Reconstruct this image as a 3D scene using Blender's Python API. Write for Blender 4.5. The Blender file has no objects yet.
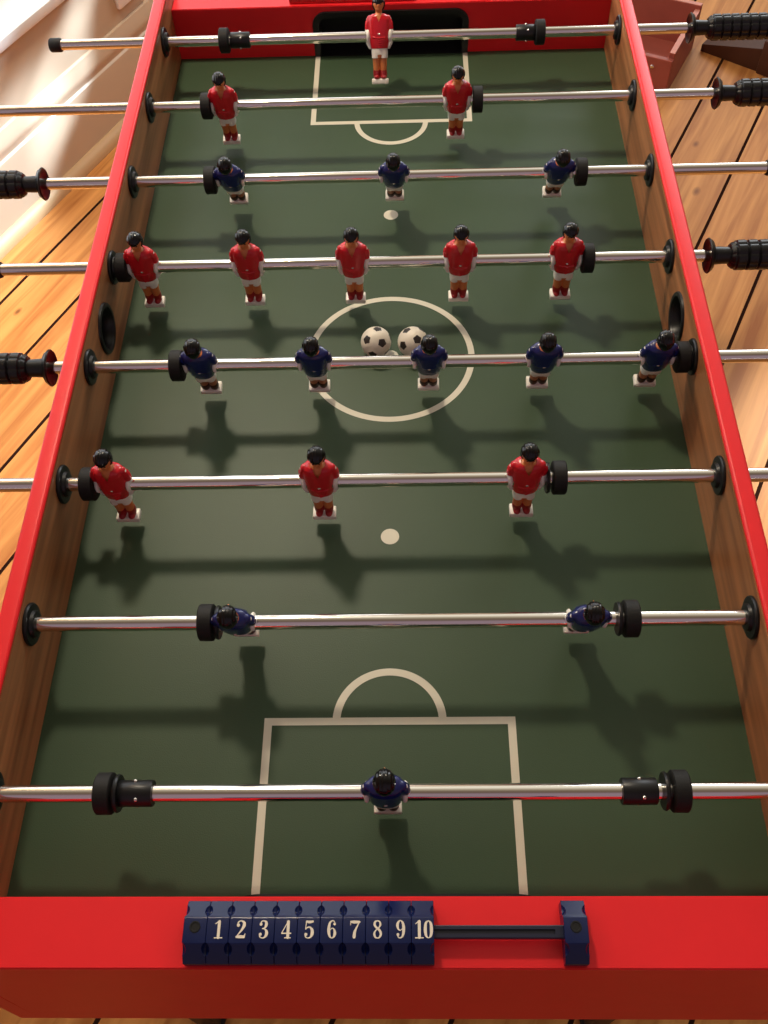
import bpy, bmesh, math, random
from math import sin, cos, pi, radians
from mathutils import Vector, Matrix, Euler
random.seed(4)
SC = bpy.context.scene
COL = SC.collection

# ------------------------------------------------------------------ materials
def mat(name, col, rough=.5, metal=0., coat=0., spec=.5, noise=None, bump=None):
    m = bpy.data.materials.new(name); m.use_nodes = True
    nt = m.node_tree; b = nt.nodes['Principled BSDF']
    b.inputs['Base Color'].default_value = (*col, 1)
    b.inputs['Roughness'].default_value = rough
    b.inputs['Metallic'].default_value = metal
    b.inputs['Coat Weight'].default_value = coat
    b.inputs['Coat Roughness'].default_value = .12
    b.inputs['Specular IOR Level'].default_value = spec
    tc = nt.nodes.new('ShaderNodeTexCoord')
    if noise:
        sc, amt = noise
        n = nt.nodes.new('ShaderNodeTexNoise'); n.inputs['Scale'].default_value = sc
        n.inputs['Detail'].default_value = 5
        nt.links.new(tc.outputs['Object'], n.inputs['Vector'])
        mx = nt.nodes.new('ShaderNodeMix'); mx.data_type = 'RGBA'
        mx.inputs[6].default_value = (*[c * (1 - amt) for c in col], 1)
        mx.inputs[7].default_value = (*[min(1, c * (1 + amt)) for c in col], 1)
        nt.links.new(n.outputs['Fac'], mx.inputs[0])
        nt.links.new(mx.outputs[2], b.inputs['Base Color'])
    if bump:
        sc, st = bump
        n = nt.nodes.new('ShaderNodeTexNoise'); n.inputs['Scale'].default_value = sc
        nt.links.new(tc.outputs['Object'], n.inputs['Vector'])
        bp = nt.nodes.new('ShaderNodeBump'); bp.inputs['Strength'].default_value = st
        bp.inputs['Distance'].default_value = .0005
        nt.links.new(n.outputs['Fac'], bp.inputs['Height'])
        nt.links.new(bp.outputs['Normal'], b.inputs['Normal'])
    return m

M = dict(
    red=mat('red_laminate', (.80, .020, .026), .36, spec=.25, noise=(30, .05)),
    green=mat('green_pitch', (.043, .074, .038), .42, spec=.24, noise=(5, .22), bump=(900, .25)),
    line=mat('cream_paint', (.62, .58, .46), .45),
    chrome=mat('chrome', (.80, .76, .70), .13, metal=1),
    black=mat('black_plastic', (.008, .008, .009), .36, spec=.35),
    rubber=mat('black_rubber', (.008, .0075, .007), .66, spec=.3, bump=(700, .4)),
    gloss=mat('gloss_black_hair', (.003, .003, .004), .13, spec=.38),
    redshirt=mat('red_shirt_paint', (.58, .008, .018), .27, spec=.5),
    blueshirt=mat('navy_shirt_paint', (.007, .011, .10), .25, spec=.5),
    skin=mat('tan_skin_paint', (.66, .20, .055), .4),
    skin_dark=mat('brown_leg_paint', (.42, .15, .06), .4),
    white=mat('white_plastic', (.86, .82, .74), .35),
    redsock=mat('dark_red_sock_paint', (.33, .008, .012), .35),
    darksock=mat('dark_brown_sock_paint', (.050, .014, .010), .35),
    screw=mat('screw_steel', (.75, .72, .66), .25, metal=1),
    blue=mat('navy_marker_plastic', (.0025, .008, .060), .2, spec=.35),
    navy=mat('dark_navy_plastic', (.006, .008, .030), .35),
    redm=mat('red_marker_plastic', (.60, .008, .012), .32, coat=.3),
    ink=mat('cream_ink', (.78, .70, .58), .5),
    ballw=mat('ball_cream', (.80, .74, .62), .38),
    ballb=mat('ball_black', (.025, .018, .015), .4),
    crate=mat('brick_red_paint', (.30, .070, .045), .55, spec=.3, noise=(18, .25)),
    crate_edge=mat('pale_pink_edge', (.50, .17, .11), .55, noise=(30, .2)),  # paler pink for the top edges of two crate boards
    darkwood=mat('dark_brown_wood', (.060, .022, .011), .55, spec=.15, noise=(14, .35)),
    wallp=mat('shaded_white_wall_paint', (.56, .41, .27), .7, noise=(3, .04)),  # white wall paint with its warm shade mixed into the base colour
    skirt=mat('cream_gloss_paint', (.58, .43, .29), .38),
    quad=mat('pine_beading', (.56, .36, .18), .5, noise=(16, .12)),
    sill=mat('white_gloss_paint', (.85, .84, .80), .3),
    paper=mat('white_socket_plastic', (.92, .90, .86), .4),
    legm=mat('black_leg_paint', (.012, .011, .012), .4),
)

def wood_inner():
    m = bpy.data.materials.new('brown_wood_laminate'); m.use_nodes = True
    nt = m.node_tree; b = nt.nodes['Principled BSDF']
    tc = nt.nodes.new('ShaderNodeTexCoord'); mp = nt.nodes.new('ShaderNodeMapping')
    mp.inputs['Scale'].default_value = (26, 1.0, 26)
    n = nt.nodes.new('ShaderNodeTexNoise'); n.inputs['Scale'].default_value = 3; n.inputs['Detail'].default_value = 6
    cr = nt.nodes.new('ShaderNodeValToRGB')
    cr.color_ramp.elements[0].position = .3; cr.color_ramp.elements[0].color = (.21, .074, .027, 1)
    cr.color_ramp.elements[1].position = .75; cr.color_ramp.elements[1].color = (.52, .21, .080, 1)
    nt.links.new(tc.outputs['Object'], mp.inputs['Vector']); nt.links.new(mp.outputs[0], n.inputs['Vector'])
    nt.links.new(n.outputs['Fac'], cr.inputs[0]); nt.links.new(cr.outputs[0], b.inputs['Base Color'])
    b.inputs['Roughness'].default_value = .36; b.inputs['Specular IOR Level'].default_value = .5
    return m
M['wood'] = wood_inner()

def floor_mat():
    m = bpy.data.materials.new('pine_floorboards'); m.use_nodes = True
    nt = m.node_tree; N = nt.nodes; L = nt.links; b = N['Principled BSDF']
    def math_(op, a, c=None, v=None):
        n = N.new('ShaderNodeMath'); n.operation = op
        if isinstance(a, (int, float)): n.inputs[0].default_value = a
        else: L.new(a, n.inputs[0])
        if c is not None:
            if isinstance(c, (int, float)): n.inputs[1].default_value = c
            else: L.new(c, n.inputs[1])
        return n.outputs[0]
    tc = N.new('ShaderNodeTexCoord'); sp = N.new('ShaderNodeSeparateXYZ'); L.new(tc.outputs['Object'], sp.inputs[0])
    y = math_('ADD', sp.outputs[1], .0449 + 14.09)
    q = math_('DIVIDE', y, .1409)
    idx = math_('FLOOR', q); fr = math_('FRACT', q)
    e = math_('ABSOLUTE', math_('SUBTRACT', fr, .5))
    gap = math_('GREATER_THAN', e, .5 - .024)
    # per board random
    wn = N.new('ShaderNodeTexWhiteNoise'); wn.noise_dimensions = '1D'; L.new(idx, wn.inputs['W'])
    # grain: stretched noise with per board offset
    cb = N.new('ShaderNodeCombineXYZ')
    L.new(math_('MULTIPLY', sp.outputs[0], 1.3), cb.inputs[0]); L.new(math_('MULTIPLY', sp.outputs[1], 22), cb.inputs[1])
    L.new(math_('MULTIPLY', wn.outputs['Value'], 40), cb.inputs[2])
    gr = N.new('ShaderNodeTexNoise'); gr.inputs['Scale'].default_value = 2.2; gr.inputs['Detail'].default_value = 7
    gr.inputs['Distortion'].default_value = .6
    L.new(cb.outputs[0], gr.inputs['Vector'])
    cr = N.new('ShaderNodeValToRGB')
    cr.color_ramp.elements[0].position = .28; cr.color_ramp.elements[0].color = (.33, .112, .026, 1)
    cr.color_ramp.elements[1].position = .72; cr.color_ramp.elements[1].color = (.62, .28, .080, 1)
    L.new(gr.outputs['Fac'], cr.inputs[0])
    # tone per board
    hs = N.new('ShaderNodeHueSaturation'); L.new(cr.outputs[0], hs.inputs['Color'])
    L.new(math_('ADD', math_('MULTIPLY', wn.outputs['Value'], .22), .89), hs.inputs['Value'])
    # knots
    kb = N.new('ShaderNodeCombineXYZ')
    L.new(math_('MULTIPLY', sp.outputs[0], 4.6), kb.inputs[0]); L.new(math_('MULTIPLY', sp.outputs[1], 9), kb.inputs[1])
    vo = N.new('ShaderNodeTexVoronoi'); vo.inputs['Scale'].default_value = 1.0; L.new(kb.outputs[0], vo.inputs['Vector'])
    vo.inputs['Randomness'].default_value = 1
    rs = N.new('ShaderNodeSeparateColor'); L.new(vo.outputs['Color'], rs.inputs[0])
    rad = math_('ADD', math_('MULTIPLY', rs.outputs[0], .11), -.02)
    kn = N.new('ShaderNodeMapRange'); L.new(math_('SUBTRACT', vo.outputs['Distance'], rad), kn.inputs['Value'])
    kn.inputs['From Min'].default_value = 0; kn.inputs['From Max'].default_value = .05
    kn.inputs['To Min'].default_value = .78; kn.inputs['To Max'].default_value = 0
    mk = N.new('ShaderNodeMix'); mk.data_type = 'RGBA'; L.new(kn.outputs[0], mk.inputs[0]); L.new(hs.outputs[0], mk.inputs[6])
    mk.inputs[7].default_value = (.10, .028, .010, 1)
    mg = N.new('ShaderNodeMix'); mg.data_type = 'RGBA'; L.new(gap, mg.inputs[0]); L.new(mk.outputs[2], mg.inputs[6])
    mg.inputs[7].default_value = (.022, .009, .006, 1)
    L.new(mg.outputs[2], b.inputs['Base Color'])
    L.new(math_('ADD', math_('MULTIPLY', gap, .5), .46), b.inputs['Roughness'])
    L.new(math_('SUBTRACT', .12, math_('MULTIPLY', gap, .12)), b.inputs['Specular IOR Level'])
    b.inputs['Coat Roughness'].default_value = .3
    bp = N.new('ShaderNodeBump'); bp.inputs['Strength'].default_value = .8; bp.inputs['Distance'].default_value = .004
    L.new(math_('SUBTRACT', 1, gap), bp.inputs['Height']); L.new(bp.outputs[0], b.inputs['Normal'])
    return m
M['floor'] = floor_mat()

# ------------------------------------------------------------------ mesh helpers
def finish(bm, smooth=None):
    bmesh.ops.recalc_face_normals(bm, faces=bm.faces[:])
    if smooth is not None:
        for f in bm.faces: f.smooth = True
        for e in bm.edges:
            if len(e.link_faces) == 2 and e.calc_face_angle(0) > radians(smooth): e.smooth = False
def mesh_of(name, bm, mats, smooth=None):
    finish(bm, smooth)
    me = bpy.data.meshes.new(name); bm.to_mesh(me); bm.free()
    for m in (mats if isinstance(mats, (list, tuple)) else [mats]): me.materials.append(m)
    return me
def link(name, me, parent=None, loc=(0, 0, 0), rot=(0, 0, 0)):
    o = bpy.data.objects.new(name, me); COL.objects.link(o)
    o.location = loc; o.rotation_euler = rot
    if parent: o.parent = parent
    return o
def obj(name, bm, mats, parent=None, smooth=None, loc=(0, 0, 0), rot=(0, 0, 0)):
    return link(name, mesh_of(name, bm, mats, smooth), parent, loc, rot)
def empty(name, loc=(0, 0, 0), rotz=0):
    o = bpy.data.objects.new(name, None); COL.objects.link(o)
    o.location = loc; o.rotation_euler = (0, 0, rotz); o.empty_display_size = .02
    return o
def tag(o, label, cat=None, group=None):
    o['label'] = label
    if cat: o['category'] = cat
    if group: o['group'] = group
    return o
def box(bm, x0, x1, y0, y1, z0, z1, bev=0, seg=2, mi=0):
    r = bmesh.ops.create_cube(bm, size=1)
    vs = r['verts']
    for v in vs:
        v.co = Vector(((x0 + x1) / 2 + v.co.x * (x1 - x0), (y0 + y1) / 2 + v.co.y * (y1 - y0), (z0 + z1) / 2 + v.co.z * (z1 - z0)))
    fs = set(f for v in vs for f in v.link_faces)
    for f in fs: f.material_index = mi
    if bev:
        es = list(set(e for v in vs for e in v.link_edges))
        bmesh.ops.bevel(bm, geom=es, offset=bev, segments=seg, affect='EDGES', profile=.5, material=mi)
    return bm
def lathe_x(bm, prof, n=32, cx=0, mod=None, mi=0):
    """prof: list of (x, r) revolved about the X axis; closed at both ends when r>0."""
    rings = []
    for x, r in prof:
        ring = []
        for k in range(n):
            a = 2 * pi * k / n; rr = r * (mod(a, x) if mod else 1)
            ring.append(bm.verts.new((cx + x, rr * cos(a), rr * sin(a))))
        rings.append(ring)
    for a, b in zip(rings, rings[1:]):
        for k in range(n):
            f = bm.faces.new((a[k], a[(k + 1) % n], b[(k + 1) % n], b[k])); f.material_index = mi
    for r, in ((rings[0],), (rings[-1],)):
        f = bm.faces.new(r); f.material_index = mi
    return bm
def annulus_x(bm, prof, n=32, cx=0):
    """closed profile loop (x, r) revolved about X: ring shapes with a bore"""
    rings = []
    for x, r in prof:
        rings.append([bm.verts.new((cx + x, r * cos(2 * pi * k / n), r * sin(2 * pi * k / n))) for k in range(n)])
    m = len(rings)
    for i in range(m):
        a, b = rings[i], rings[(i + 1) % m]
        for k in range(n): bm.faces.new((a[k], a[(k + 1) % n], b[(k + 1) % n], b[k]))
    return bm
def prism_x(bm, pts, x0, x1):
    a = [bm.verts.new((x0, y, z)) for y, z in pts]; b = [bm.verts.new((x1, y, z)) for y, z in pts]
    for k in range(len(pts)): bm.faces.new((a[k], a[(k + 1) % len(pts)], b[(k + 1) % len(pts)], b[k]))
    bm.faces.new(a); bm.faces.new(b)
def loft(bm, secs, n=24, p=2.0, cap=True, mi=0):
    """secs: (cx, cy, cz, rx, ry) horizontal super-ellipse sections"""
    rings = []
    for cx, cy, cz, rx, ry in secs:
        ring = []
        for k in range(n):
            a = 2 * pi * k / n; c, s = cos(a), sin(a)
            ring.append(bm.verts.new((cx + rx * math.copysign(abs(c) ** (2 / p), c), cy + ry * math.copysign(abs(s) ** (2 / p), s), cz)))
        rings.append(ring)
    for a, b in zip(rings, rings[1:]):
        for k in range(n):
            f = bm.faces.new((a[k], a[(k + 1) % n], b[(k + 1) % n], b[k])); f.material_index = mi
    if cap:
        for r in (rings[0], rings[-1]): bm.faces.new(r).material_index = mi
    return bm
def ball(bm, c, r, seg=16, scale=(1, 1, 1)):
    ret = bmesh.ops.create_uvsphere(bm, u_segments=seg, v_segments=seg // 2 + 2, radius=1)
    for v in ret['verts']:
        v.co = Vector((c[0] + v.co.x * r * scale[0], c[1] + v.co.y * r * scale[1], c[2] + v.co.z * r * scale[2]))
def limb(bm, pts, n=12):
    """tapered tube through (x,y,z,r) with round ends"""
    for (a, b) in zip(pts, pts[1:]):
        A = Vector(a[:3]); B = Vector(b[:3]); d = (B - A).normalized()
        u = d.orthogonal().normalized(); w = d.cross(u)
        ra = [bm.verts.new(A + (u * cos(2 * pi * k / n) + w * sin(2 * pi * k / n)) * a[3]) for k in range(n)]
        rb = [bm.verts.new(B + (u * cos(2 * pi * k / n) + w * sin(2 * pi * k / n)) * b[3]) for k in range(n)]
        for k in range(n): bm.faces.new((ra[k], ra[(k + 1) % n], rb[(k + 1) % n], rb[k]))
        bm.faces.new(ra); bm.faces.new(rb)
    for p in pts: ball(bm, p[:3], p[3], 12)
def evaluated(me, mods):
    """mesh with modifiers applied (mods: list of (type, dict))"""
    o = bpy.data.objects.new('temporary', me); COL.objects.link(o)
    for t, kw in mods:
        md = o.modifiers.new(t, t)
        for k, v in kw.items(): setattr(md, k, v)
    bpy.context.view_layer.update()
    dg = bpy.context.evaluated_depsgraph_get()
    out = bpy.data.meshes.new_from_object(o.evaluated_get(dg), preserve_all_data_layers=True, depsgraph=dg)
    bpy.data.objects.remove(o)
    return out
def remesh(bm, vox=.0007, smooth=4):
    finish(bm)
    me = bpy.data.meshes.new('r'); bm.to_mesh(me); bm.free()
    out = evaluated(me, [('REMESH', dict(mode='VOXEL', voxel_size=vox, use_smooth_shade=True)), ('SMOOTH', dict(factor=.5, iterations=smooth))])
    return out
def boolean(bm, cutters, smooth=None):
    """cut a list of bmeshes out of bm; returns bmesh"""
    finish(bm)
    me = bpy.data.meshes.new('b'); bm.to_mesh(me); bm.free()
    base = bpy.data.objects.new('temporary_base', me); COL.objects.link(base)
    cbm = bmesh.new()
    tmp = []
    for c in cutters:
        finish(c); cm = bpy.data.meshes.new('c'); c.to_mesh(cm); c.free()
        co = bpy.data.objects.new('temporary_cut', cm); COL.objects.link(co); tmp.append(co)
        md = base.modifiers.new('b', 'BOOLEAN'); md.operation = 'DIFFERENCE'; md.object = co; md.solver = 'EXACT'
    bpy.context.view_layer.update()
    dg = bpy.context.evaluated_depsgraph_get()
    out = bpy.data.meshes.new_from_object(base.evaluated_get(dg), depsgraph=dg)
    for t in tmp + [base]: bpy.data.objects.remove(t)
    r = bmesh.new(); r.from_mesh(out)
    return r

# ------------------------------------------------------------------ dimensions (metres; pitch surface z = 0)
W = .3126        # inner half width
FAR = .6028      # inner half length
E_ = .6515       # outer half length
T = .0166        # side wall thickness
HS = .1022       # side wall top
HE = .0748       # end wall top
BOT = -.13
EB = .6595        # outer half length at the bottom edge: the end boards lean out a little
RH = .0728       # rod height
FLOOR = -.62
PITCH = .15
RR = .0067
def RY(i): return (3.5 - i) * PITCH

# ------------------------------------------------------------------ room (local frame turned with the floorboards)
ANG = radians(63.8)
WALL = 1.205
def struct(name, bm, m, smooth=None, parent=None):
    o = obj(name, bm, m, parent, smooth, rot=(0, 0, ANG) if not parent else (0, 0, 0))
    if not parent: o['kind'] = 'structure'
    return o
bm = bmesh.new(); box(bm, -4.0, 5.0, -4.0, WALL + .2, FLOOR - .03, FLOOR); struct('floor', bm, M['floor'])
WU0, WU1 = -.4, 2.6       # window span along the wall
bm = bmesh.new()
box(bm, -4, 5, WALL, WALL + .2, FLOOR, FLOOR + .345)
box(bm, -4, WU0, WALL, WALL + .2, FLOOR + .345, FLOOR + 2.5)
box(bm, WU1, 5, WALL, WALL + .2, FLOOR + .345, FLOOR + 2.5)
box(bm, WU0, WU1, WALL, WALL + .2, FLOOR + 1.9, FLOOR + 2.5)
struct('wall_left', bm, M['wallp'])
# skirting board with a moulded top
bm = bmesh.new()
prof = [(0, 0), (-.018, 0), (-.018, .150), (-.0165, .158), (-.0125, .162), (-.0125, .170), (-.015, .175), (-.0145, .186), (-.009, .200), (-.006, .210), (0, .212)]
a = [bm.verts.new((-4, WALL + p[0], FLOOR + p[1])) for p in prof]; b = [bm.verts.new((5, WALL + p[0], FLOOR + p[1])) for p in prof]
for k in range(len(prof)): bm.faces.new((a[k], a[(k + 1) % len(prof)], b[(k + 1) % len(prof)], b[k]))
bm.faces.new(a); bm.faces.new(b)
struct('baseboard_left', bm, M['skirt'], 30)
bm = bmesh.new()
prof = [(-.018, 0), (-.038, 0)] + [(-.018 - .02 * cos(t), .004 + .024 * sin(t)) for t in [k * pi / 2 / 6 for k in range(7)]]
a = [bm.verts.new((-4, WALL + p[0], FLOOR + p[1])) for p in prof]; b = [bm.verts.new((5, WALL + p[0], FLOOR + p[1])) for p in prof]
for k in range(len(prof)): bm.faces.new((a[k], a[(k + 1) % len(prof)], b[(k + 1) % len(prof)], b[k]))
bm.faces.new(a); bm.faces.new(b)
struct('trim_1', bm, M['quad'], 30)
# low window: sill, frame, panes of bright overcast daylight behind the glass
bm = bmesh.new(); box(bm, WU0 - .05, WU1 + .05, WALL - .012, WALL + .19, FLOOR + .345, FLOOR + .368, .004); sill = struct('window_1', bm, M['sill'], 40)
bm = bmesh.new()
for u in (WU0 + .03, WU0 + 1.0, WU0 + 2.0, WU1 - .03): box(bm, u - .03, u + .03, WALL + .10, WALL + .15, FLOOR + .368, FLOOR + 1.9, .004)
for z in (.395, 1.15, 1.87): box(bm, WU0, WU1, WALL + .10, WALL + .15, FLOOR + z - .027, FLOOR + z + .027, .004)
obj('window_frame', bm, M['sill'], sill)
sky = bpy.data.materials.new('overcast_daylight'); sky.use_nodes = True
nt = sky.node_tree; nt.nodes.clear(); o_ = nt.nodes.new('ShaderNodeOutputMaterial'); e_ = nt.nodes.new('ShaderNodeEmission')
e_.inputs[0].default_value = (.93, .97, 1, 1); e_.inputs[1].default_value = 2.2; nt.links.new(e_.outputs[0], o_.inputs[0])
bm = bmesh.new(); box(bm, WU0, WU1, WALL + .12, WALL + .13, FLOOR + .368, FLOOR + 1.9); obj('window_pane', bm, sky, sill)

# wall socket plate with a plug low on the wall
bm = bmesh.new(); box(bm, 1.000, 1.085, WALL - .012, WALL, FLOOR + .243, FLOOR + .329, .004)
for k in (1.027, 1.058):
    box(bm, k - .003, k + .003, WALL - .0135, WALL - .011, FLOOR + .273, FLOOR + .286)
so = obj('wall_socket', bm, M['paper'], None, 40, rot=(0, 0, ANG)); tag(so, 'white plastic wall socket low on the left wall above the skirting', 'socket')

# ------------------------------------------------------------------ the table
tb = empty('football_table', (0, 0, 0))
tag(tb, 'table football game table with red rails, brown inner walls and dark green pitch', 'game table')

# pitch with its painted lines as raised faces of the same mesh
bm = bmesh.new(); box(bm, -W - .004, W + .004, -FAR - .004, FAR + .004, -.012, 0)
LW = .0035; ZL = .00035; BX = .4375; BW = .1085; CR = .0920; AR = .0475; SP = .2428
def quad_pts(pts):
    f = bm.faces.new([bm.verts.new((x, y, ZL)) for x, y in pts]); f.material_index = 1
def seg(x0, y0, x1, y1):
    d = Vector((x1 - x0, y1 - y0)).normalized(); n = Vector((-d.y, d.x)) * LW
    quad_pts([(x0 - n.x, y0 - n.y), (x1 - n.x, y1 - n.y), (x1 + n.x, y1 + n.y), (x0 + n.x, y0 + n.y)])
def arc(cx, cy, r, a0, a1, n=48):
    for k in range(n):
        t0 = a0 + (a1 - a0) * k / n; t1 = a0 + (a1 - a0) * (k + 1) / n
        quad_pts([(cx + (r - LW) * cos(t0), cy + (r - LW) * sin(t0)), (cx + (r + LW) * cos(t0), cy + (r + LW) * sin(t0)),
                  (cx + (r + LW) * cos(t1), cy + (r + LW) * sin(t1)), (cx + (r - LW) * cos(t1), cy + (r - LW) * sin(t1))])
for s in (-1, 1):
    seg(-BW - LW, s * BX, BW + LW, s * BX)
    for q in (-1, 1): seg(q * BW, s * (BX + LW), q * BW, s * FAR)
    arc(0, s * BX, AR, (pi + .07) if s > 0 else .07, (2 * pi - .07) if s > 0 else pi - .07)
    quad_pts([(.0092 * cos(2 * pi * k / 32), s * SP + .0092 * sin(2 * pi * k / 32)) for k in range(32)])
arc(0, 0, CR, 0, 2 * pi, 96)
quad_pts([(.0092 * cos(2 * pi * k / 32), .0092 * sin(2 * pi * k / 32)) for k in range(32)])
for f in bm.faces:
    if f.material_index == 1:
        f.normal_update()
        if f.normal.z < 0: f.normal_flip()
me = bpy.data.meshes.new('pitch'); bm.to_mesh(me); bm.free(); me.materials.append(M['green']); me.materials.append(M['line'])
link('pitch', me, tb)

# side walls (brown inside, drilled for rods and the ball cup) with red capping rails and red outer face
def cyl_x(x0, x1, r, y, z, n=28):
    c = bmesh.new(); lathe_x(c, [(x0, r), (x1, r)], n); bmesh.ops.translate(c, vec=(0, y, z), verts=c.verts[:]); return c
for s in (-1, 1):
    xi, xo = sorted((s * W, s * (W + T * .82)))
    b0 = bmesh.new(); prism_x(b0, [(-E_, HS - .006), (-EB, BOT), (EB, BOT), (E_, HS - .006)], xi, xo)
    cuts = [cyl_x(xi - .01, xo + .01, RR + .0008, RY(i), RH) for i in range(8)]
    cuts.append(cyl_x(s * W - s * .01, s * (W + T * .82) + s * .01, .0225, 0, .053, 40) if True else None)
    r = boolean(b0, cuts)
    obj('side_wall', r, M['wood'], tb)
    a_, b_ = sorted((s * (W + T * .82), s * (W + T)))
    b1 = bmesh.new(); prism_x(b1, [(-E_, HS - .006), (-EB, BOT), (EB, BOT), (E_, HS - .006)], a_, b_)
    r = boolean(b1, [cyl_x(a_ - .01, b_ + .01, RR + .0008, RY(i), RH) for i in range(8)] + [cyl_x(a_ - .01, b_ + .01, .0225, 0, .053, 40)])
    obj('outer_panel', r, M['red'], tb)
    for q in (-1, 1):
        b3 = bmesh.new(); a_, b_ = sorted((s * W, s * (W + T))); prism_x(b3, [(q * E_, HS - .006), (q * EB, BOT), (q * (EB + .0008), BOT), (q * (E_ + .0008), HS - .006)], a_, b_)
        obj('edge_strip', b3, M['red'], tb)
    b2 = bmesh.new(); a_, b_ = sorted((s * W, s * (W + T))); box(b2, a_, b_, -E_, E_, HS - .006, HS, .0034, 5)
    obj('rail', b2, M['red'], tb, 35)

# end panels with goal pockets
def rounded(w, h, r, n=8):
    pts = [(-w, -.02)]
    pts += [(-w + r - r * cos(t), h - r + r * sin(t)) for t in [pi / 2 * k / n for k in range(n + 1)]]
    pts += [(w - r + r * sin(t), h - r + r * cos(t)) for t in [pi / 2 * k / n for k in range(n + 1)]]
    pts += [(w, -.02)]
    return pts
def prism_y(bm, pts, y0, y1, mi=0):
    a = [bm.verts.new((x, y0, z)) for x, z in pts]; b = [bm.verts.new((x, y1, z)) for x, z in pts]
    for k in range(len(pts)): bm.faces.new((a[k], a[(k + 1) % len(pts)], b[(k + 1) % len(pts)], b[k])).material_index = mi
    bm.faces.new(a).material_index = mi; bm.faces.new(b).material_index = mi
for s in (-1, 1):
    y0, y1 = sorted((s * FAR, s * E_))
    b0 = bmesh.new(); prism_x(b0, [(s * FAR, HE), (s * FAR, BOT), (s * (EB + .0008), BOT), (s * (E_ + .0008), HE)], -W, W)
    bmesh.ops.bevel(b0, geom=[e for e in b0.edges if abs(e.verts[0].co.z - HE) < 1e-5 and abs(e.verts[1].co.z - HE) < 1e-5], offset=.0010, segments=2, affect='EDGES')
    c = bmesh.new(); prism_y(c, [(x, max(z, .0008)) for x, z in rounded(.108, .064, .016)], s * (FAR - .01), s * (FAR + .042))
    r = boolean(b0, [c]); obj('end_panel', r, M['red'], tb)
    # black goal frame lining the pocket
    g = bmesh.new()
    O = [(x, max(z, .0006)) for x, z in rounded(.1125, .0665, .020)]; I = [(x, max(z, .0016)) for x, z in rounded(.1035, .0595, .014)]
    Ld = [[g.verts.new((x, s * y, z)) for x, z in L_] for L_, y in ((O, FAR), (O, FAR - .0035), (I, FAR - .0035), (I, FAR + .038))]
    for A_, B_ in zip(Ld, Ld[1:]):
        for k in range(len(A_)): g.faces.new((A_[k], A_[(k + 1) % len(A_)], B_[(k + 1) % len(A_)], B_[k]))
    g.faces.new(Ld[-1])
    gf = obj('goal_frame', g, M['black'], tb)
    for q in (-1, 1):
        sc = bmesh.new(); ball(sc, (q * .1068, s * (FAR - .004), .022), .0022, 10, (1, .6, 1)); obj('screw', sc, M['screw'], gf, 60)

# rod bushings and ball-entry cups
def bushing_mesh():
    b = bmesh.new()
    annulus_x(b, [(0, RR + .0002), (0, .0188), (.0018, .0190), (.0030, .0180), (.0034, .0125), (.0062, .0115), (.0068, .0100), (.0068, RR + .0002)], 36)
    return mesh_of('bushing', b, M['black'], 40)
bush = bushing_mesh()
for i in range(8):
    for s in (-1, 1):
        link('bushing', bush, tb, (s * W, RY(i), RH), (0, 0, 0) if s < 0 else (0, 0, pi))
        link('bushing', bush, tb, (s * (W + T), RY(i), RH), (0, 0, pi) if s < 0 else (0, 0, 0))
b = bmesh.new()
annulus_x(b, [(.0, .0285), (.0022, .0278), (.0030, .0262), (.0024, .0235), (-.004, .0205), (-.012, .0195), (-.0155, .0195), (-.0155, .0222), (0, .0222)], 48)
lathe_x(b, [(-.0155, .0205), (-.0145, .0205)], 48)
cup = mesh_of('ball_cup', b, M['black'], 40)
for s in (-1, 1): link('ball_cup', cup, tb, (s * W, 0, .053), (0, 0, 0) if s < 0 else (0, 0, pi))
# legs and feet
for sx in (-1, 1):
    for sy in (-1, 1):
        b = bmesh.new(); x, y = sx * .25, sy * .604
        box(b, x - .013, x + .013, y - .013, y + .013, FLOOR + .012, BOT, .002)
        lg = obj('leg', b, M['legm'], tb, 40)
        b = bmesh.new(); loft(b, [(x, y, FLOOR, .017, .017), (x, y, FLOOR + .008, .017, .017), (x, y, FLOOR + .012, .012, .012)], 20)
        obj('foot', b, M['rubber'], lg, 40)
b = bmesh.new(); box(b, -W, W, -FAR, FAR, BOT, BOT + .008); obj('underside_board', b, M['darkwood'], tb)

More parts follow.
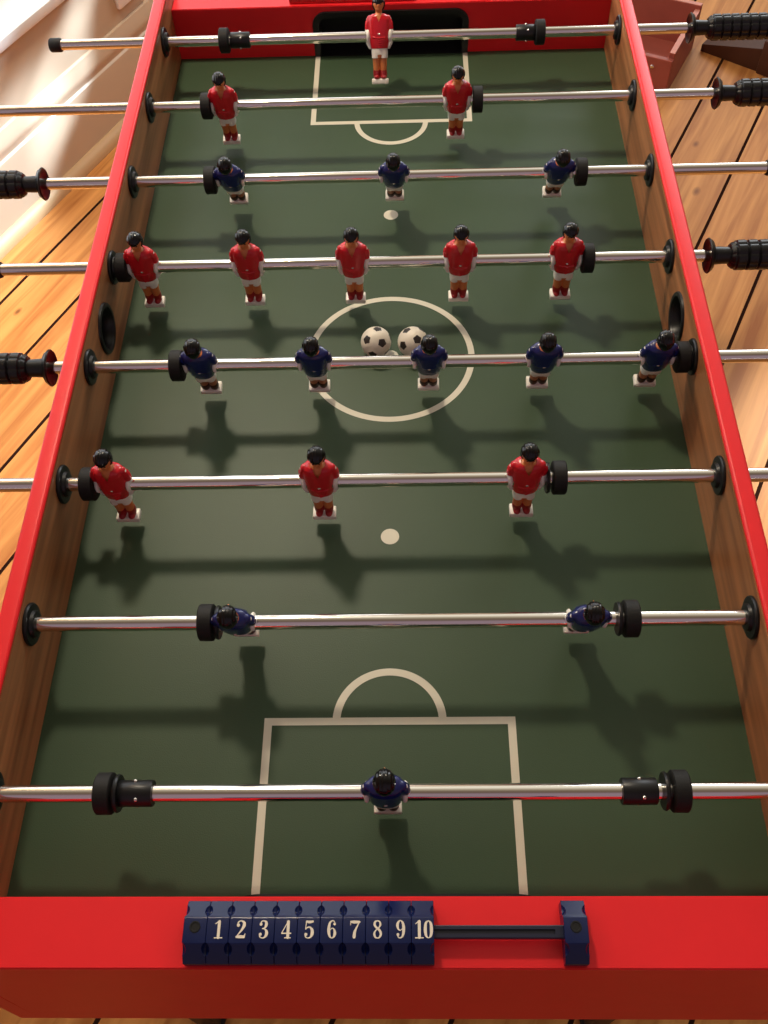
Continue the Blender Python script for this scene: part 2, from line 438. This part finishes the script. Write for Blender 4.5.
# ------------------------------------------------------------------ score counters
def glyph(d):
    """strokes (x, y, width) and discs in a box 0..0.6 x 0..1"""
    S = {
     '1': ([[(.10, .80, .05), (.22, .88, .07), (.34, .97, .10)], [(.33, .97, .17), (.33, .5, .17), (.33, .05, .17)], [(.08, .03, .06), (.58, .03, .06)]], []),
     '2': ([[(.09, .74, .07), (.13, .90, .08), (.29, .97, .07), (.45, .88, .15), (.47, .70, .18), (.34, .45, .12), (.14, .20, .06), (.05, .06, .05)],
            [(.05, .08, .12), (.25, .09, .17), (.50, .08, .15)], [(.50, .08, .10), (.57, .27, .04)]], [(.13, .73, .095)]),
     '3': ([[(.10, .80, .05), (.16, .93, .07), (.29, .97, .07), (.42, .90, .14), (.44, .74, .17), (.36, .58, .09), (.22, .54, .05)],
            [(.22, .54, .05), (.38, .50, .08), (.48, .36, .17), (.47, .18, .17), (.36, .05, .09), (.24, .02, .06), (.11, .08, .07), (.07, .22, .06)]], [(.13, .78, .085), (.12, .22, .09)]),
     '4': ([[(.40, .97, .17), (.40, .5, .17), (.40, .05, .17)], [(.40, .97, .05), (.22, .63, .05), (.03, .29, .05)], [(.02, .28, .07), (.60, .28, .07)], [(.20, .03, .06), (.58, .03, .06)]], []),
     '5': ([[(.13, .93, .12), (.30, .90, .15), (.50, .93, .12)], [(.13, .95, .05), (.11, .75, .05), (.09, .50, .05)], [(.09, .50, .05), (.22, .61, .07), (.36, .60, .10), (.48, .44, .17), (.48, .22, .18), (.38, .06, .09), (.24, .02, .06), (.11, .08, .07), (.07, .20, .06)]], [(.12, .21, .09)]),
     '6': ([[(.48, .80, .05), (.42, .94, .06), (.30, .97, .07), (.17, .85, .12), (.12, .60, .17), (.12, .35, .17), (.18, .12, .12), (.30, .02, .06), (.42, .10, .12), (.48, .28, .16), (.43, .48, .10), (.32, .56, .05), (.20, .48, .05)]], [(.45, .79, .08)]),
     '7': ([[(.06, .92, .10), (.25, .90, .17), (.56, .90, .14)], [(.06, .97, .04), (.05, .72, .04)], [(.56, .90, .05), (.42, .62, .09), (.30, .35, .16), (.27, .08, .18)]], []),
     '8': ([[(.30, .97, .06), (.16, .92, .11), (.12, .77, .14), (.20, .62, .12), (.38, .48, .14), (.48, .32, .14), (.48, .17, .13), (.40, .05, .09), (.30, .02, .06), (.18, .06, .10), (.11, .20, .13), (.14, .36, .09), (.28, .52, .05), (.40, .62, .08), (.46, .76, .12), (.42, .91, .09), (.30, .97, .06)]], []),
     '0': ([[(.30, .97, .05), (.16, .84, .14), (.12, .5, .18), (.16, .16, .14), (.30, .03, .05), (.44, .16, .14), (.48, .5, .18), (.44, .84, .14), (.30, .97, .05)]], []),
    }
    if d == '9':
        st, ds = S['6'] if False else glyph('6')
        return [[(.6 - x, 1 - y, w) for x, y, w in s_] for s_ in st], [(.6 - x, 1 - y, r_) for x, y, r_ in ds]
    return S[d]
def catmull(p, n=6):
    if len(p) == 2: return p
    out = []
    for i in range(len(p) - 1):
        a = p[max(i - 1, 0)]; b = p[i]; c = p[i + 1]; d = p[min(i + 2, len(p) - 1)]
        for k in range(n):
            t = k / n
            out.append(tuple(.5 * ((2 * b[j]) + (-a[j] + c[j]) * t + (2 * a[j] - 5 * b[j] + 4 * c[j] - d[j]) * t * t + (-a[j] + 3 * b[j] - 3 * c[j] + d[j]) * t ** 3) for j in range(3)))
    out.append(p[-1]); return out
def numeral_mesh(text, h):
    bm = bmesh.new(); adv = .62; tw = adv * len(text) - (.08 if len(text) > 1 else 0)
    for ci, ch in enumerate(text):
        ox = -tw / 2 + ci * (adv - .06) - (.0 if len(text) > 1 else 0)
        st, ds = glyph(ch)
        for s_ in st:
            pp = catmull(s_)
            for i in range(len(pp) - 1):
                a, b = pp[i], pp[i + 1]; d = Vector((b[0] - a[0], b[1] - a[1]))
                if d.length < 1e-6: continue
                d.normalize(); n = Vector((-d.y, d.x))
                vs = [bm.verts.new(((ox + q[0] + n.x * q[2] / 2 * sg) * h, (q[1] + n.y * q[2] / 2 * sg - .5) * h, 0)) for q, sg in ((a, 1), (b, 1), (b, -1), (a, -1))]
                bm.faces.new(vs)
                if len(s_) > 2:
                    bm.faces.new([bm.verts.new(((ox + b[0] + b[2] / 2 * cos(2 * pi * k / 12)) * h, (b[1] + b[2] / 2 * sin(2 * pi * k / 12) - .5) * h, 0)) for k in range(12)])
        for x, y, r_ in ds:
            bm.faces.new([bm.verts.new(((ox + x + r_ * cos(2 * pi * k / 20)) * h, (y + r_ * sin(2 * pi * k / 20) - .5) * h, 0)) for k in range(20)])
    # give the lettering a hair of thickness
    for f in bm.faces:
        f.normal_update()
        if f.normal.z < 0: f.normal_flip()
    for n_, f in enumerate(bm.faces):
        for v in f.verts: v.co.z += .00008 + n_ * 1.2e-6
    me = bpy.data.meshes.new('numeral'); bm.to_mesh(me); bm.free(); me.materials.append(M['ink'])
    return me
PY = [(-.0205, 0), (-.0208, .0085), (-.0090, .0185), (.0080, .0185), (.0212, .0105), (.0208, 0)]
def marker_mesh(name, w, m, bore=True):
    b = bmesh.new()
    pts = [(y, z) for y, z in PY]
    A = [b.verts.new((-w / 2, y, z)) for y, z in pts]; B = [b.verts.new((w / 2, y, z)) for y, z in pts]
    for k in range(len(pts)): b.faces.new((A[k], A[(k + 1) % len(pts)], B[(k + 1) % len(pts)], B[k]))
    b.faces.new(A); b.faces.new(B)
    bmesh.ops.bevel(b, geom=[e for e in b.edges], offset=.0003, segments=1, affect='EDGES')
    cuts = []
    for sx in (-1, 1):
        for sy in (-1, 1):
            c = bmesh.new(); ball(c, (sx * (w / 2 + .0018), sy * .0150 + .0004, .0185), .0068, 24, (.8, 1.0, 1)); cuts.append(c)
    if bore:
        c = bmesh.new(); box(c, -w, w, -.0050, .0050, .0050, .0130); cuts.append(c)
    r = boolean(b, cuts)
    return mesh_of(name, r, m, 28)
SX0, SX1 = -.1268, .0345; NP = (SX1 - SX0) / 10
SY, SZ = -.6295, HE
def counter(rot, m_mark, m_bar, word, x_pack, side_word):
    """scale with a bar, two brackets and ten sliding markers; rot=0 near, pi far"""
    root = empty('score_counter', (0, SY if rot == 0 else -SY, SZ + .0003), rot)
    tag(root, word, 'score counter')
    b = bmesh.new(); box(b, -.136, .134, -.0045, .0045, .0070, .0118, .0008)
    c = bmesh.new(); box(c, -.128, .120, -.0016, .0016, .0098, .02)
    obj('bar', boolean(b, [c]), m_bar, root)
    for x, w in ((-.1351, .0165), (.1340, .0168)):
        br = link('bracket', marker_mesh('bracket', w, m_mark, False), root, (x, 0, 0))
        b = bmesh.new(); annulus_x(b, [(0, .0026), (.0006, .0028), (.0006, .0038), (0, .0040)], 24)
        lathe_x(b, [(-.0005, .0027), (.0001, .0027)], 20)
        bmesh.ops.rotate(b, cent=(0, 0, 0), matrix=Matrix.Rotation(-pi / 2, 3, 'Y'), verts=b.verts[:])
        obj('screw', b, M['black'], br, 40, loc=(0, .002, .0185))
    return root
mk_blue = marker_mesh('score_marker', NP * .985, M['blue'])
mk_red = marker_mesh('score_marker', NP * .985, M['redm'])
counter(0, M['blue'], M['navy'], 'dark blue score counter with slide bar on the near red end board', 0, '')
for k in range(10):
    x = SX0 + NP * (k + .5)
    mo = link('score_marker', mk_blue, None, (x, SY, SZ + .0003))
    tag(mo, 'navy plastic score marker numbered %d on the near score counter' % (k + 1), 'score marker', 'navy score markers on the near end board')
    nm = link('numeral', numeral_mesh(str(k + 1), .0120), mo, (.0006, .0003, .0185)); nm['label'] = 'cream printed number %d' % (k + 1)
fr = counter(0, M['redm'], M['redm'], 'red score counter on the far red end board, cut by the top of the photo', 0, '')
fr.location.y = -SY
ORD = ['first', 'second', 'third', 'fourth', 'fifth', 'sixth', 'seventh', 'eighth', 'ninth', 'tenth']
for k in range(10):
    mo = link('score_marker', mk_red, None, (SX0 + NP * (k + .5), -SY, SZ + .0003))
    tag(mo, 'red plastic score marker, %s from the left on the far red score counter' % ORD[k], 'score marker', 'red score markers on the far end board')

# ------------------------------------------------------------------ figures
def body_mesh(skin, leg):
    b = bmesh.new()
    loft(b, [(0, 0, .031, .005, .005), (0, 0, .0285, .0115, .0062), (0, 0, .024, .0138, .0078), (0, 0, .016, .0138, .0085), (0, 0, .004, .0128, .0092), (0, 0, -.010, .0108, .0090), (0, 0, -.021, .0098, .0082), (0, 0, -.030, .0095, .0068)], 28, 2.4)
    limb(b, [(0, 0, .027, .0052), (0, -.0004, .038, .0046)])
    # head, jaw, nose, ears
    ball(b, (0, 0, .0440), .0082, 24, (.92, 1.02, 1.16))
    ball(b, (0, -.0028, .0382), .0052, 18, (.95, .95, .9))
    ball(b, (0, -.0088, .0420), .0015, 12, (.8, 1.1, 1.5))
    ball(b, (0, -.0076, .0466), .0026, 12, (1.7, .4, .4))
    for s in (-1, 1):
        ball(b, (s * .0077, .0005, .0430), .0019, 12, (.6, .9, 1.3))
        limb(b, [(s * .0148, 0, .0235, .0034), (s * .0166, .0002, .010, .0036), (s * .0172, -.0006, .001, .0040), (s * .0156, -.0012, -.0090, .0036)])
        ball(b, (s * .0158, -.0004, .0005), .0036, 20, (1, 2.35, 2.9))
        limb(b, [(s * .0154, -.0014, -.0090, .0035), (s * .0134, -.0016, -.0145, .0031)])   # hand resting on the hip
        limb(b, [(s * .0050, 0, -.026, .0052), (s * .0050, -.0006, -.036, .0053), (s * .0050, -.0002, -.046, .0048), (s * .0050, .0002, -.052, .0044), (s * .0050, 0, -.0590, .0036)], 16)
    me = remesh(b, .00065, 3)
    for m in (skin, M['white'], leg): me.materials.append(m)
    for p in me.polygons:
        c = p.center; p.use_smooth = True
        if abs(c.x) > .0112 and -.022 < c.z < .026: p.material_index = 1
        elif c.z < -.02: p.material_index = 2
        else: p.material_index = 0
    return me
def shirt_mesh(m):
    b = bmesh.new()
    loft(b, [(0, 0, .0318, .0056, .0054), (0, 0, .0305, .0100, .0068), (0, 0, .0280, .0138, .0084), (0, 0, .0230, .0156, .0098), (0, 0, .015, .0156, .0104), (0, 0, .004, .0150, .0110), (0, 0, -.007, .0142, .0108), (0, 0, -.0130, .0134, .0100), (0, 0, -.0165, .0126, .0092)], 32, 2.4)
    for s in (-1, 1):
        limb(b, [(s * .0128, 0, .0248, .0046), (s * .0152, .0003, .0175, .0050), (s * .0160, .0003, .0115, .0046)], 16)
    # fabric folds
    for k in range(5):
        z = -.001 - k * .0030
        limb(b, [(-.008 + .002 * k, -.0100 + .0002 * k, z, .0011), (0, -.0108 + .0002 * k, z - .0016, .0011), (.008 - .001 * k, -.0100 + .0002 * k, z - .0004, .0011)], 8)
    me = remesh(b, .00065, 3)
    bb = bmesh.new(); bb.from_mesh(me)
    kill = [f for f in bb.faces if (f.calc_center_median().y < -.002 and f.calc_center_median().z > .0205 and abs(f.calc_center_median().x) < (f.calc_center_median().z - .0205) * .44)
            or f.calc_center_median().z > .0312]
    bmesh.ops.delete(bb, geom=kill, context='FACES')
    for f in bb.faces: f.smooth = True
    bb.to_mesh(me); bb.free(); me.materials.append(m); return me
def shorts_mesh():
    b = bmesh.new()
    loft(b, [(0, 0, -.0145, .0116, .0088), (0, 0, -.021, .0118, .0090), (0, 0, -.0250, .0117, .0086)], 28, 2.4)
    for s in (-1, 1):
        loft(b, [(s * .0058, 0, -.020, .0056, .0080), (s * .0058, -.0004, -.0300, .0058, .0076)], 20, 2.3)
    me = remesh(b, .00065, 2)
    me.materials.append(M['white'])
    for p in me.polygons: p.use_smooth = True
    return me
def socks_mesh(m):
    b = bmesh.new()
    for s in (-1, 1):
        limb(b, [(s * .0050, .0002, -.0478, .0052), (s * .0050, .0002, -.053, .0052), (s * .0050, -.0006, -.0572, .0045)], 16)
        ball(b, (s * .0050, -.0036, -.0570), .0042, 14, (.95, 1.25, .7))
    me = remesh(b, .00065, 1); me.materials.append(m)
    for p in me.polygons: p.use_smooth = True
    return me
def hair_mesh():
    b = bmesh.new()
    bmesh.ops.create_uvsphere(b, u_segments=64, v_segments=34, radius=1)
    for v in b.verts:
        x, y, z = v.co
        r = 1.0
        if y < -.15:
            # forehead line: pull everything below it inside the head
            lim = -.10 + .35 * abs(x)
            t = min(1, max(0, (lim + .12 - z) / .24)); r = 1 - .30 * t * min(1, (-y - .15) / .25)
        if z < -.72: r *= .86
        if y > -.1 and z < 0: z *= 1 + .38 * min(1, y + .1); x *= 1 + .30 * z * min(1, y + .1)
        ridge = 1 + .030 * sin(x * 21) * min(1, max(0, z + .55))
        v.co = Vector((x * .0093 * r * ridge, y * .0102 * r * ridge + .0008, z * .0112 * r * ridge + .0440))
    return mesh_of('hair', b, M['gloss'], 60)
def foot_mesh():
    b = bmesh.new(); box(b, -.0122, .0122, -.0074, .0058, -.0665, -.0590, .0014, 3)
    return mesh_of('foot_block', b, M['white'], 40)
def dot_mesh():
    b = bmesh.new()
    for y in (-.0110, .0110): ball(b, (0, y, .0035), .0015, 10, (1.2, .5, .8))
    return mesh_of('screw', b, M['screw'], 60)
def eyes_mesh():
    b = bmesh.new()
    for s in (-1, 1): ball(b, (s * .0030, -.0081, .0438), .0009, 8, (1.2, .5, .7))
    return mesh_of('eyes', b, M['gloss'], 60)
P_hair, P_foot, P_dot, P_eye, P_shorts = hair_mesh(), foot_mesh(), dot_mesh(), eyes_mesh(), shorts_mesh()
P = {'red': (body_mesh(M['skin'], M['skin']), shirt_mesh(M['redshirt']), socks_mesh(M['redsock'])),
     'blue': (body_mesh(M['skin'], M['skin_dark']), shirt_mesh(M['blueshirt']), socks_mesh(M['darksock']))}
def squash(me):
    for v in me.vertices:
        v.co.x *= .95; v.co.z *= .90
for m_ in {P_hair, P_foot, P_dot, P_eye, P_shorts, *P['red'], *P['blue']}: squash(m_)
def figure(kind, x, tilt, root):
    body, shirt, socks = P[kind]
    f = link('player_figure', body, root, (x, 0, 0), (radians(tilt if kind == 'red' else -tilt), 0, 0 if kind == 'red' else pi))
    for nm, me in (('shirt', shirt), ('shorts', P_shorts), ('socks', socks), ('hair', P_hair), ('foot_block', P_foot), ('screw', P_dot), ('eyes', P_eye)):
        link(nm, me, f)
    return f

# ------------------------------------------------------------------ rods
def bumper_mesh(w):
    b = bmesh.new(); annulus_x(b, [(-w / 2, RR), (-w / 2, .0150), (-w / 2 + .0010, .0162), (w / 2 - .0010, .0162), (w / 2, .0150), (w / 2, RR)], 40)
    return mesh_of('bumper', b, M['rubber'], 40)
P_bump = bumper_mesh(.0128)
b = bmesh.new(); annulus_x(b, [(-.0016, RR), (-.0016, .0142), (0, .0150), (.0016, .0142), (.0016, RR)], 36); P_wash = mesh_of('washer', b, M['black'], 40)
b = bmesh.new(); annulus_x(b, [(-.0135, RR), (-.0135, .0098), (-.0128, .0103), (.0128, .0103), (.0135, .0098), (.0135, RR)], 36); P_coll = mesh_of('collar', b, M['black'], 40)
b = bmesh.new()
for s in (-1, 1): ball(b, (0, s * .0072, s * .0072), .0018, 12)
for s in (-1, 1): ball(b, (.002, -s * .0072, s * .0072), .0018, 12)
P_cs = mesh_of('screw', b, M['screw'], 60)
def handle_mesh():
    """grip pointing to +X, inner end at x=0"""
    b = bmesh.new()
    annulus_x(b, [(0.0, RR), (0.0, .0125), (-.0035, .0185), (-.0022, .0195), (.0018, .0165), (.0042, .0105), (.0042, RR)], 40)
    lathe_x(b, [(.003, .0100), (.020, .0092), (.022, .0092)], 32)
    prof = [(.020, .0085), (.0215, .0125), (.025, .0150)]
    x = .027
    for k in range(7):
        prof += [(x, .0146), (x + .0012, .0165), (x + .0098, .0168), (x + .0110, .0150)]; x += .0122
    prof += [(x, .0150), (x + .004, .0135), (x + .006, .0090)]
    lathe_x(b, prof, 64, mod=lambda a, xx: 1 - .07 * max(0, cos(8 * a)) ** 3)
    return mesh_of('handle', b, M['black'], 32)
P_hand = handle_mesh()
def cap_mesh():
    b = bmesh.new(); lathe_x(b, [(-.002, .0060), (-.002, .0086), (.0, .0092), (.012, .0092), (.014, .0080), (.014, .004)], 32)
    return mesh_of('end_cap', b, M['rubber'], 40)
P_cap = cap_mesh()

def rod(i, kind, tilt, players, bumpers, xl, xr, label, collars=(), washers=()):
    root = empty('player_rod', (0, RY(i), RH))
    tag(root, label, 'table football rod', 'player rods across the table')
    b = bmesh.new(); lathe_x(b, [(xl, RR - .0004), (xl + .0004, RR), (xr - .0004, RR), (xr, RR - .0004)], 40)
    obj('rod_tube', b, M['chrome'], root, 40)
    for x in players: figure(kind, x, tilt, root)
    for x in bumpers: link('bumper', P_bump, root, (x, 0, 0))
    for x in washers: link('washer', P_wash, root, (x, 0, 0))
    for x in collars:
        c = link('collar', P_coll, root, (x, 0, 0)); link('screw', P_cs, c)
    if kind == 'red':
        link('handle', P_hand, root, (xr - .01, 0, 0)); link('end_cap', P_cap, root, (xl - .0 + .002, 0, 0), (0, 0, pi))
    else:
        link('handle', P_hand, root, (xl + .01, 0, 0), (0, 0, pi)); link('end_cap', P_cap, root, (xr - .002, 0, 0))
rod(0, 'red', -28, [-.0147], [-.2285, .2050], -.4600, .4206, 'steel rod at the far goal carrying the red goalkeeper figure', collars=[-.2065, .1860])
rod(1, 'red', 9, [-.2142, .0866], [-.2370, .1130], -.530, .429, 'steel rod with two red figures, second from the far end board')
rod(2, 'blue', 28, [-.1918, .0055, .2025], [-.2165, .2295], -.433, .4530, 'steel rod with three navy figures and the black grip at the upper left')
rod(3, 'red', 4, [-.277, -.1584, -.0403, .0794, .1972], [-.3000, .2210], -.4430, .3660, 'steel rod with five red figures beyond the centre circle')
rod(4, 'blue', 16, [-.1956, -.0767, .0419, .1595, .2753], [-.2200, .3010], -.3655, .4900, 'steel rod with five navy figures crossing the centre circle')
rod(5, 'red', 2, [-.2626, -.0649, .1307], [-.2865, .1615], -.5000, .4700, 'steel rod with three red figures in the near half', washers=[.1505])
rod(6, 'blue', 20, [-.1317, .1713], [-.1570, .2090], -.4700, .4300, 'steel rod with two navy figures, second from the near end board', washers=[-.1470, .1985])
rod(7, 'blue', 6, [-.0006], [-.2215, .2265], -.4700, .4300, 'steel rod nearest the viewer carrying the navy goalkeeper figure', collars=[-.1970, .1955], washers=[-.2115, .2155])

# ------------------------------------------------------------------ balls
def football():
    b = bmesh.new(); bmesh.ops.create_icosphere(b, subdivisions=6, radius=.0172)
    t = (1 + 5 ** .5) / 2
    ico = [Vector(v).normalized() for s in (-1, 1) for q in (-t, t) for v in ((0, s, q), (s, q, 0), (q, 0, s))]
    for f in b.faces:
        c = f.calc_center_median().normalized()
        for k in ico:
            if c.dot(k) > .86:
                # pentagon test in the tangent plane
                nb = [j for j in ico if .3 < j.dot(k) < .6]
                mx = max((c - k * c.dot(k)).dot((j - k * j.dot(k)).normalized()) for j in nb)
                if mx < .285 * .86: f.material_index = 1
                elif mx < .285 * .86 + .018: f.material_index = 0
        # thin seams between neighbouring white hexagons are left as a shallow crease
    for v in b.verts:
        c = v.co.normalized(); ds = sorted((c.dot(k) for k in ico), reverse=True)
        if ds[0] < .90 and ds[0] - ds[1] < .02: v.co *= .992
    return mesh_of('toy_football', b, [M['ballw'], M['ballb']], 60)
fb = football()
o1 = link('toy_football', fb, None, (-.0160, .0062, .0176), (.35, .25, .4)); tag(o1, 'small cream and black football, left of the pair on the centre spot', 'ball', 'toy footballs on the pitch')
o2 = link('toy_football', fb, None, (.0256, .0052, .0176), (1.0, -.5, 1.3)); tag(o2, 'small cream and black football partly hidden behind a navy figure\'s head', 'ball', 'toy footballs on the pitch')

# ------------------------------------------------------------------ things on the floor behind the right rail
c_, s_ = cos(ANG), sin(ANG)
def loc(x, y): return (x * c_ + y * s_, -x * s_ + y * c_)
cx, cy = .655, 1.419
cr_ = empty('wooden_crate', (cx, cy, FLOOR), ANG)      # local origin at near right corner, +X away, +Y left
tag(cr_, 'open brick-red painted wooden crate on the floorboards beyond the right rail', 'crate')
CH, CL, CWd = .105, .205, .34
b = bmesh.new(); box(b, 0, CL, 0, .014, 0, CH, .002); box(b, 0, CL, 0.0008, .0132, CH - .001, CH + .0006, mi=1); obj('side_board', b, [M['crate'], M['crate_edge']], cr_)
b = bmesh.new(); box(b, 0, CL, CWd - .014, CWd, 0, CH, .002); obj('side_board', b, M['crate'], cr_)
b = bmesh.new(); box(b, -.014, 0, 0, CWd, 0, CH - .012, .002)
fb_ = obj('front_board', b, M['crate'], cr_)
b = bmesh.new(); ball(b, (-.0145, .045, CH - .035), .005, 12, (.4, 1, 1)); obj('screw', b, M['screw'], fb_, 60)
b = bmesh.new(); box(b, CL, CL + .014, 0, CWd, 0, CH + .01, .002); box(b, CL + .0008, CL + .0132, .001, CWd - .001, CH + .009, CH + .0106, mi=1); obj('back_board', b, [M['crate'], M['crate_edge']], cr_)
b = bmesh.new(); box(b, 0, CL, .014, CWd - .014, .004, .012); obj('base_board', b, M['crate'], cr_)

bk = empty('wooden_block', (.80, 1.64, FLOOR), radians(-38))
tag(bk, 'dark brown wooden block lying on the floorboards under the far right grip', 'wooden block')
b = bmesh.new()
prism_y(b, [(0, 0), (.20, 0), (.20, .055), (.16, .06), (0, .018)], -.05, .05)
obj('block_body', b, M['darkwood'], bk, 30)
b = bmesh.new(); box(b, .155, .21, -.06, .06, 0, .085, .004); obj('end_batten', b, M['darkwood'], bk, 30)

# ------------------------------------------------------------------ camera
th = [0.023345386656209867, -0.7696130200233087, 0.8326870267832309, 0.5899412034529026, -0.056842406926622915, 0.05305213395687449, 983.1885834335226]
cam = bpy.data.cameras.new('camera'); co = bpy.data.objects.new('camera', cam); COL.objects.link(co)
R = Matrix.Rotation(th[5], 4, 'Z') @ Matrix.Rotation(th[3], 4, 'X') @ Matrix.Rotation(th[4], 4, 'Z')
co.matrix_world = Matrix.Translation(th[:3]) @ R
cam.sensor_fit = 'HORIZONTAL'; cam.sensor_width = 36; cam.lens = th[6] * 36 / 768; cam.clip_start = .01
SC.camera = co

# ------------------------------------------------------------------ light
def area(name, loc, target, size, power, col, sy=None):
    l = bpy.data.lights.new(name, 'AREA'); l.size = size; l.energy = power; l.color = col
    if sy: l.shape = 'RECTANGLE'; l.size_y = sy
    o = bpy.data.objects.new(name, l); COL.objects.link(o); o.location = loc
    o.rotation_euler = (Vector(target) - Vector(loc)).to_track_quat('-Z', 'Y').to_euler(); return o
pl = bpy.data.lights.new('assumed_pendant_lamp', 'POINT'); pl.energy = 60; pl.color = (1, .86, .66); pl.shadow_soft_size = .085  # unseen lamp, assumed from the direction of the pitch shadows
po = bpy.data.objects.new('assumed_pendant_lamp', pl); COL.objects.link(po); po.location = (-.38, .76, 1.50)
area('assumed_daylight_fill', (1.45, 3.1, 1.25), (.1, .2, 0), 1.3, 32, (.88, .94, 1), 1.5)  # added area lamp, stands in for an assumed unseen window
def spot(name, loc, target, power, ang, blend, col, soft=.02):
    l = bpy.data.lights.new(name, 'SPOT'); l.energy = power; l.spot_size = radians(ang); l.spot_blend = blend; l.color = col; l.shadow_soft_size = soft
    o = bpy.data.objects.new(name, l); COL.objects.link(o); o.location = loc
    o.rotation_euler = (Vector(target) - Vector(loc)).to_track_quat('-Z', 'Y').to_euler(); return o
def wl(u, h, off=0):     # point on the left wall: u along it, h above the floor
    y = WALL - off; u = u - .593
    return (u * c_ - y * s_, u * s_ + y * c_, FLOOR + h)
for k_, (u_, h_, a_, p_) in enumerate(((1.34, .19, 2.7, 1500), (1.10, .085, 4.0, 1250), (.93, .03, 5.0, 800), (1.50, .315, 1.5, 1100), (1.13, .30, 1.6, 700))):
    spot('added_wall_spot', (1.5, 3.0, 1.3), wl(u_, h_), p_, a_, .45, (.62, .80, 1), .02)  # added narrow spot lamps that imitate sun streaks on the left wall
spot('right_floor_fill', (2.0, 2.4, 1.4), (.78, .20, FLOOR), 900, 12, .9, (1, .97, .88), .05)  # added spot lamp that brightens the floor right of the table
spot('left_floor_fill', (-.25, 1.75, 1.4), (-.84, .42, FLOOR), 340, 26, 1, (1, .93, .86), .05)  # added soft spot lamp, washes the left floor brighter
w = bpy.data.worlds.new('world'); SC.world = w; w.use_nodes = True
nt = w.node_tree; bg = nt.nodes['Background']
tc = nt.nodes.new('ShaderNodeTexCoord'); dt = nt.nodes.new('ShaderNodeVectorMath'); dt.operation = 'DOT_PRODUCT'
dv = Vector((.10, .88, .46)).normalized(); dt.inputs[1].default_value = dv
mr = nt.nodes.new('ShaderNodeMapRange'); cr = nt.nodes.new('ShaderNodeValToRGB')
nt.links.new(tc.outputs['Generated'], dt.inputs[0]); nt.links.new(dt.outputs['Value'], mr.inputs[0])
mr.inputs[1].default_value = -1; mr.inputs[2].default_value = 1
nt.links.new(mr.outputs[0], cr.inputs[0]); nt.links.new(cr.outputs[0], bg.inputs[0])
el = cr.color_ramp.elements
el[0].position = .35; el[0].color = (.26, .19, .23, 1)
el[1].position = .97; el[1].color = (.85, .80, .68, 1)
for p_, c_2 in ((.52, (.13, .09, .07, 1)), (.70, (.20, .155, .11, 1)), (.86, (.46, .40, .31, 1))):
    e3 = el.new(p_); e3.color = c_2
bg.inputs[1].default_value = 1.0
SC.view_settings.view_transform = 'Standard'; SC.view_settings.look = 'None'
SC.view_settings.gamma = 1; SC.view_settings.use_curve_mapping = False
SC.view_settings.exposure = .16
